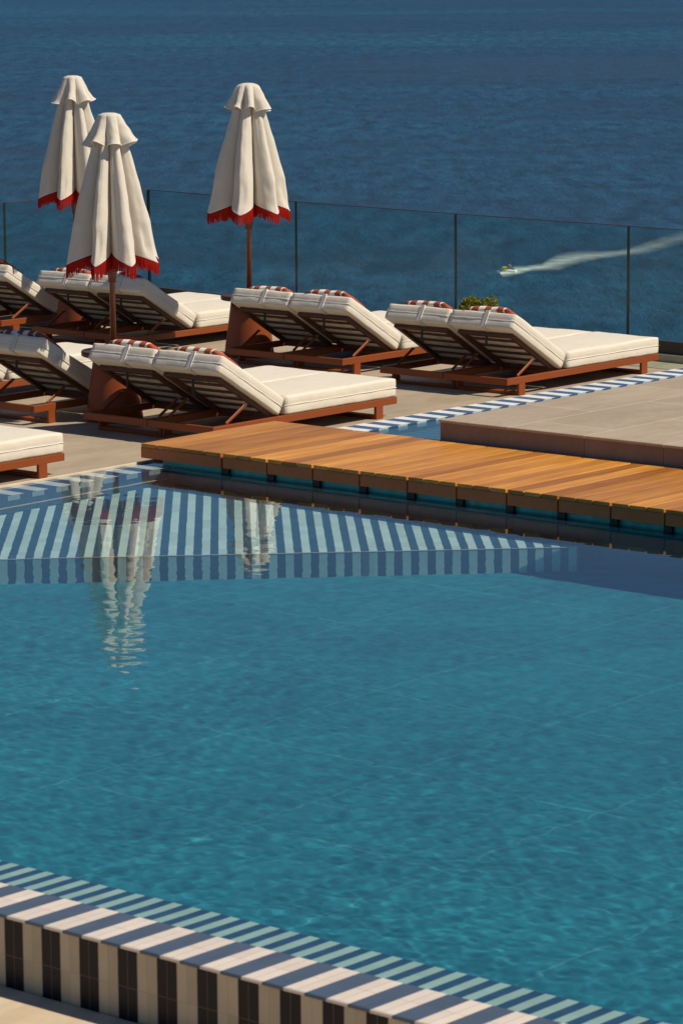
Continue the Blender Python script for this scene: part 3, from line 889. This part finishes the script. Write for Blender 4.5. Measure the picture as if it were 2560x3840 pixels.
for i in range(nn + 1):
    for j in range(nn + 1):
        # strip of land that drops from the terrace foot to the sea on both open sides
        u = i / nn; v = -1 + 2 * j / nn
        x = -60 + 190 * u; y = -120 + 280 * (j / nn)
        d = max(0, x - 22, y - 22) if (x > 22 or y > 22) else 0
        z = -4.0 - d * .66
        z = max(z, SEA - 4) + noise.noise(Vector((x * .08, y * .08, 0))) * 1.2
        g[i, j] = bm.verts.new((x, y, z))
for i in range(nn):
    for j in range(nn): bm.faces.new((g[i, j], g[i + 1, j], g[i + 1, j + 1], g[i, j + 1]))
o = obj('hillside', bm, HILL, None, True); tag(o, kind='structure')
# retaining wall under the terrace edge
bm = bmesh.new(); poly_prism(bm, [(4, -2), (22.7, 2), (23.7, 15), (24.36, 23.36), (4, 23.36)], -6, GZ - .305 - 1.1)
o = obj('retaining_wall', bm, SLABF); tag(o, 'rough stone retaining wall holding up the terrace', 'retaining wall')

def leafmat(name, a, b):
    nt = NT(name); oi = nt.new('ShaderNodeNewGeometry')
    r_ = oi.outputs['Random Per Island']
    nt.set(color=nt.mix(r_, a, b), rough=.6, spec=.3)
    tr = nt.new('ShaderNodeBsdfTranslucent'); nt.inp(tr.inputs[0], nt.mix(r_, a, b))
    mx = nt.new('ShaderNodeMixShader'); mx.inputs[0].default_value = .3
    nt.L(nt.b.outputs[0], mx.inputs[1]); nt.L(tr.outputs[0], mx.inputs[2]); nt.L(mx.outputs[0], nt.out.inputs[0])
    return nt.m
LEAF = leafmat('olive_leaves', (.20, .165, .015), (.34, .26, .04))
BARK = solid('bark', (.12, .09, .06), .9, 0, 12, .3, .5, .02)
def tree(x, y, ztop, R, zg, n, seed, lab):
    r = random.Random(seed); t = empty('shrub', (x, y, zg)); tag(t, lab, 'shrub')
    bm = bmesh.new(); hh = ztop - zg
    tube(bm, [(0, 0, 0), (.1, .05, hh * .4), (0, .1, hh * .75)], [.16, .11, .05], 10)
    tips = []
    for k in range(26):
        a = r.uniform(0, 2 * PI); e = r.uniform(.1, 1.0); rr = R * r.uniform(.45, .92)
        q = Vector((math.cos(a) * rr * math.cos(e) * 1.1, math.sin(a) * rr * math.cos(e) * 1.1, hh - R + math.sin(e) * rr))
        b0 = Vector((.03, .06, hh * r.uniform(.35, .7)))
        tube(bm, [b0, b0.lerp(q, .5) + Vector((0, 0, -.08)), q], [.04, .022, .008], 6)
        tips.append(q)
    low = []
    for k in range(54):
        dz = r.uniform(.30, 2.6); wr = min(1.15, .30 + dz * .55); a = r.uniform(0, 2 * PI); rr = wr * r.uniform(.35, 1)
        q = Vector((math.cos(a) * rr, math.sin(a) * rr, hh - R - dz)); b0 = Vector((.03, .06, hh - R - dz - r.uniform(.5, 1.2)))
        tube(bm, [b0, b0.lerp(q, .6), q], [.035, .02, .008], 6); low.append(q)
    obj('trunk', bm, BARK, t, True)
    bm = bmesh.new()
    for q in tips + low:
        cr = R * r.uniform(.22, .36) if q in tips else r.uniform(.16, .24)
        for _ in range(n):
            v = Vector((r.gauss(0, 1), r.gauss(0, 1), r.gauss(0, .8))).normalized() * cr * r.uniform(.35, 1) ** .6
            p = q + v
            d = Vector((r.gauss(0, 1), r.gauss(0, 1), r.gauss(0.4, .8))).normalized(); s = d.cross(Vector((r.gauss(0, 1), r.gauss(0, 1), r.gauss(0, 1)))).normalized()
            L = r.uniform(.03, .055); w = L * .3
            vs = [bm.verts.new(p), bm.verts.new(p + d * L * .5 + s * w), bm.verts.new(p + d * L), bm.verts.new(p + d * L * .5 - s * w)]
            bm.faces.new(vs)
    obj('crown', bm, LEAF, t)
CAMP = Vector((0, 0, 3.35))

# ------------------------------------------------------------------ camera
F, PT, YW, RL = 12740., rad(9.686), rad(40.587), rad(-.4)
fw = Vector((math.cos(PT) * math.cos(YW), math.cos(PT) * math.sin(YW), -math.sin(PT)))
rt = Vector((math.sin(YW), -math.cos(YW), 0)); up = rt.cross(fw)
rt2 = rt * math.cos(RL) + up * math.sin(RL); up2 = up * math.cos(RL) - rt * math.sin(RL)
def ray(px, py): return (fw * F + rt2 * (px - 1280) - up2 * (py - 1920))
def hitz(px, py, z):
    d = ray(px, py); t = (z - CAMP.z) / d.z; return CAMP + d * t
def atdist(px, py, dist):
    d = ray(px, py); return CAMP + d * (dist / F)
cd = bpy.data.cameras.new('camera'); cam = bpy.data.objects.new('camera', cd); COL.objects.link(cam)
cam.matrix_world = Matrix(((rt2.x, up2.x, -fw.x, CAMP.x), (rt2.y, up2.y, -fw.y, CAMP.y), (rt2.z, up2.z, -fw.z, CAMP.z), (0, 0, 0, 1)))
cd.sensor_fit = 'VERTICAL'; cd.sensor_height = 36; cd.sensor_width = 24; cd.lens = F / 3840 * 36
cd.clip_start = .5; cd.clip_end = 60000
cd.dof.use_dof = True; cd.dof.focus_distance = 28.5; cd.dof.aperture_fstop = 11
sc.camera = cam

q = atdist(1788, 1108, 44)
tree(q.x, q.y, q.z + .01, .29, -9, 200, 5, 'olive green shrub top showing behind the glass between the right loungers')

# ------------------------------------------------------------------ jet ski, rider and wake
SKW = solid('jet_ski_white', (.8, .8, .76), .3, 0, 30, .05)
SKY_ = solid('jet_ski_yellow', (.75, .72, .02), .35, 0, 30, .05)
SKD = solid('jet_ski_dark', (.03, .03, .035), .5, 0, 30, .1)
pos = hitz(1905, 1024, SEA)
head = math.atan2(-rt.y, -rt.x) - .38
js = empty('jet_ski', (pos.x, pos.y, SEA), head); tag(js, 'small white and yellow jet ski heading left on the sea', 'jet ski')
bm = bmesh.new()
secs = []
for i in range(15):
    u = i / 14; x = -1.45 + 2.95 * u
    w = .56 * (1 - max(0, (u - .45) / .55) ** 2.2) + .02; k = .10 - .0 + .38 * u ** 3; h = .52 + .10 * math.sin(PI * u)
    secs.append([(x, 0, k - .25), (x, w * .75, k), (x, w, k + .22), (x, w * .72, h), (x, w * .25, h + .10), (x, -w * .25, h + .10), (x, -w * .72, h), (x, -w, k + .22), (x, -w * .75, k)])
rg = [[bm.verts.new(p) for p in s_] for s_ in secs]
for a, b in zip(rg[:-1], rg[1:]):
    for k in range(9): bm.faces.new((a[k], a[(k + 1) % 9], b[(k + 1) % 9], b[k]))
bm.faces.new(rg[0]); bm.faces.new(rg[-1][::-1])
obj('hull', bm, SKW, js, True)
bm = bmesh.new(); box(bm, .20, 1.15, -.34, .34, .55, 1.12, None, .14, 3); obj('front_cowl', bm, SKY_, js, True)
bm = bmesh.new(); box(bm, -1.15, .10, -.19, .19, .60, .84, None, .07, 3); obj('seat', bm, SKD, js, True)
bm = bmesh.new(); tube(bm, [(.30, -.38, 1.02), (.36, 0, 1.06), (.30, .38, 1.02)], [.025] * 3, 8); tube(bm, [(.55, 0, .8), (.36, 0, 1.06)], [.05, .04], 8); obj('handlebar', bm, SKD, js, True)
SKIN = solid('tanned_skin', (.36, .16, .09), .6, 0, 20, .05)
HAIR = solid('dark_hair', (.03, .015, .01), .7, 0, 60, .2)
def person():
    me = bpy.data.meshes.new('person')
    J = {'pel': (-.45, 0, .98, .19), 'ch': (-.22, 0, 1.32, .22), 'neck': (-.12, 0, 1.54, .075), 'hd': (-.08, 0, 1.66, .11), 'top': (-.08, 0, 1.77, .09),
         'ls': (-.17, .19, 1.45, .06), 'le': (.02, .30, 1.22, .045), 'lh': (.28, .33, 1.06, .032),
         'rs': (-.17, -.19, 1.45, .06), 're': (.02, -.30, 1.22, .045), 'rh': (.28, -.33, 1.06, .032),
         'lk': (.16, .30, .92, .085), 'la': (.05, .36, .50, .05), 'lf': (.26, .37, .44, .045),
         'rk': (.16, -.30, .92, .085), 'ra': (.05, -.36, .50, .05), 'rf': (.26, -.37, .44, .045)}
    E_ = [('pel', 'ch'), ('ch', 'neck'), ('neck', 'hd'), ('hd', 'top'), ('ch', 'ls'), ('ls', 'le'), ('le', 'lh'), ('ch', 'rs'), ('rs', 're'), ('re', 'rh'),
          ('pel', 'lk'), ('lk', 'la'), ('la', 'lf'), ('pel', 'rk'), ('rk', 'ra'), ('ra', 'rf')]
    for s_, y in (('l', 1), ('r', -1)):
        for k in range(5):
            nm = s_ + 'f%d' % k; J[nm] = (.33 + .03 * (k != 4), y * (.33 + (.0 if k == 4 else .02 * (k - 1.5))) - (y * .05 if k == 4 else 0), 1.03 if k != 4 else 1.07, .010)
            E_.append((s_ + 'h', nm))
    ks = list(J); me.from_pydata([J[k][:3] for k in ks], [(ks.index(a), ks.index(b)) for a, b in E_], [])
    o = bpy.data.objects.new('person', me); COL.objects.link(o); me.materials.append(SKIN)
    mo = o.modifiers.new('skin', 'SKIN'); sk = me.skin_vertices[0].data
    for i, k in enumerate(ks): sk[i].radius = (J[k][3], J[k][3])
    sk[0].use_root = True
    o.modifiers.new('sub', 'SUBSURF').render_levels = 1
    return o
pe = person(); pe.location = js.location; pe.rotation_euler = (0, 0, head)
tag(pe, 'person with bare tanned back leaning forward on the jet ski', 'person')
bm = bmesh.new(); bmesh.ops.create_uvsphere(bm, u_segments=16, v_segments=10, radius=.125)
for vv in bm.verts: vv.co = Vector((vv.co.x - .12, vv.co.y, vv.co.z * .9 + 1.77))
obj('hair', bm, HAIR, pe, True)
bm = bmesh.new(); bmesh.ops.create_uvsphere(bm, u_segments=8, v_segments=6, radius=.02)
for vv in bm.verts: vv.co += Vector((.0, .0, 1.68))
obj('nose', bm, SKIN, pe, True)

def foam_mat():
    nt = NT('foam'); p = nt.pos()
    uv = nt.new('ShaderNodeUVMap').outputs[0]
    su = nt.new('ShaderNodeSeparateXYZ'); nt.L(uv, su.inputs[0])
    n = nt.noise(nt.mapv(p, (.5, .22, 1), (0, 0, rad(40))), 1, 6, .7)
    e = nt.math('SUBTRACT', 1, nt.math('ABSOLUTE', nt.math('MULTIPLY_ADD', su.outputs[1], 2, -1)))
    a = nt.math('MULTIPLY', nt.math('POWER', e, 1.1), nt.math('MULTIPLY_ADD', n, 2.6, -.45), clamp=True)
    fade = nt.ramp(su.outputs[0], [(0, (1, 1, 1)), (.12, (.75, .75, .75)), (.45, (.55, .55, .55)), (1, (.12, .12, .12))])
    a = nt.math('MULTIPLY', a, fade, clamp=True)
    nt.set(color=(.72, .76, .74), rough=.9)
    tr = nt.new('ShaderNodeBsdfTransparent'); mx = nt.new('ShaderNodeMixShader'); nt.L(a, mx.inputs[0]); nt.L(tr.outputs[0], mx.inputs[1]); nt.L(nt.b.outputs[0], mx.inputs[2]); nt.L(mx.outputs[0], nt.out.inputs[0])
    return nt.m
k = .44643
WK = [(30, 505, 12), (60, 500, 40), (110, 495, 40), (160, 482, 46), (240, 470, 34), (300, 458, 30), (380, 452, 36), (450, 430, 62), (520, 412, 82), (600, 388, 74), (700, 368, 60), (850, 352, 42), (1000, 338, 36), (1100, 326, 34), (1250, 292, 60), (1400, 248, 70), (1568, 200, 60), (1800, 130, 60)]
bm = bmesh.new(); uvl = bm.loops.layers.uv.new('UVMap'); A_ = []; B_ = []
pts = []
for (a, b) in zip(WK[:-1], WK[1:]):
    for s_ in range(6): pts.append([a[i] + (b[i] - a[i]) * s_ / 6 for i in range(3)])
rws = []
for i, (zx, zy, w) in enumerate(pts):
    row = []
    for j in range(5):
        pp_ = hitz(1860 + zx * k, 800 + (zy + (j / 4 - .5) * w * 1.9) * k, SEA + .25)
        row.append(bm.verts.new(pp_))
    rws.append(row)
for i in range(len(rws) - 1):
    for j in range(4):
        f = bm.faces.new((rws[i][j], rws[i + 1][j], rws[i + 1][j + 1], rws[i][j + 1]))
        for lp, (uu, vv) in zip(f.loops, ((i, j), (i + 1, j), (i + 1, j + 1), (i, j + 1))): lp[uvl].uv = (uu / (len(rws) - 1), vv / 4)
o = obj('wake', bm, foam_mat()); tag(o, kind='stuff')
# bow and side spray
bm = bmesh.new(); r = random.Random(2)
for _ in range(260):
    a = r.uniform(-1.9, 1.7); side = r.choice((-1, 1)); p = Vector((a, side * (.5 + r.random() * .9), abs(r.gauss(0, .22)) + .05)); s_ = r.uniform(.02, .08)
    bmesh.ops.create_icosphere(bm, subdivisions=1, radius=s_, matrix=Matrix.Translation(p))
sp = obj('spray', bm, SKW, None, True); sp.location = js.location; sp.rotation_euler = (0, 0, head); tag(sp, kind='stuff')

# ------------------------------------------------------------------ light
SAZ, SEL = rad(-65), rad(50)
sd_ = Vector((math.cos(SEL) * math.cos(SAZ), math.cos(SEL) * math.sin(SAZ), math.sin(SEL)))
Ld = bpy.data.lights.new('sun', 'SUN'); Ld.energy = 5.0; Ld.angle = rad(.5); Ld.color = (1, .89, .73)
Ld.cycles.is_caustics_light = True
Lo = bpy.data.objects.new('sun', Ld); COL.objects.link(Lo); Lo.rotation_euler = sd_.to_track_quat('Z', 'Y').to_euler(); Lo.location = (10, 0, 30)
Wd = bpy.data.worlds.new('World'); sc.world = Wd; Wd.use_nodes = True
nt = Wd.node_tree; bg = nt.nodes['Background']; sk = nt.nodes.new('ShaderNodeTexSky'); sk.sky_type = 'NISHITA'; sk.sun_disc = False
sk.sun_elevation = SEL; sk.sun_rotation = PI / 2 - SAZ; sk.air_density = 1.0; sk.dust_density = .1; sk.ozone_density = 3.0
tint = nt.nodes.new('ShaderNodeMix'); tint.data_type = 'RGBA'; tint.blend_type = 'MULTIPLY'; tint.inputs[0].default_value = 1
tint.inputs[7].default_value = (.80, .95, 1.12, 1)
nt.links.new(sk.outputs[0], tint.inputs[6]); nt.links.new(tint.outputs[2], bg.inputs[0]); bg.inputs[1].default_value = .056
sc.view_settings.view_transform = 'Standard'; sc.view_settings.look = 'None'; sc.view_settings.exposure = 0; sc.view_settings.gamma = 1
cy = sc.cycles
cy.use_denoising = True; cy.max_bounces = 10; cy.transmission_bounces = 8; cy.transparent_max_bounces = 12; cy.glossy_bounces = 5; cy.diffuse_bounces = 4
cy.sample_clamp_indirect = 6; cy.caustics_refractive = True; cy.caustics_reflective = False; cy.blur_glossy = .2
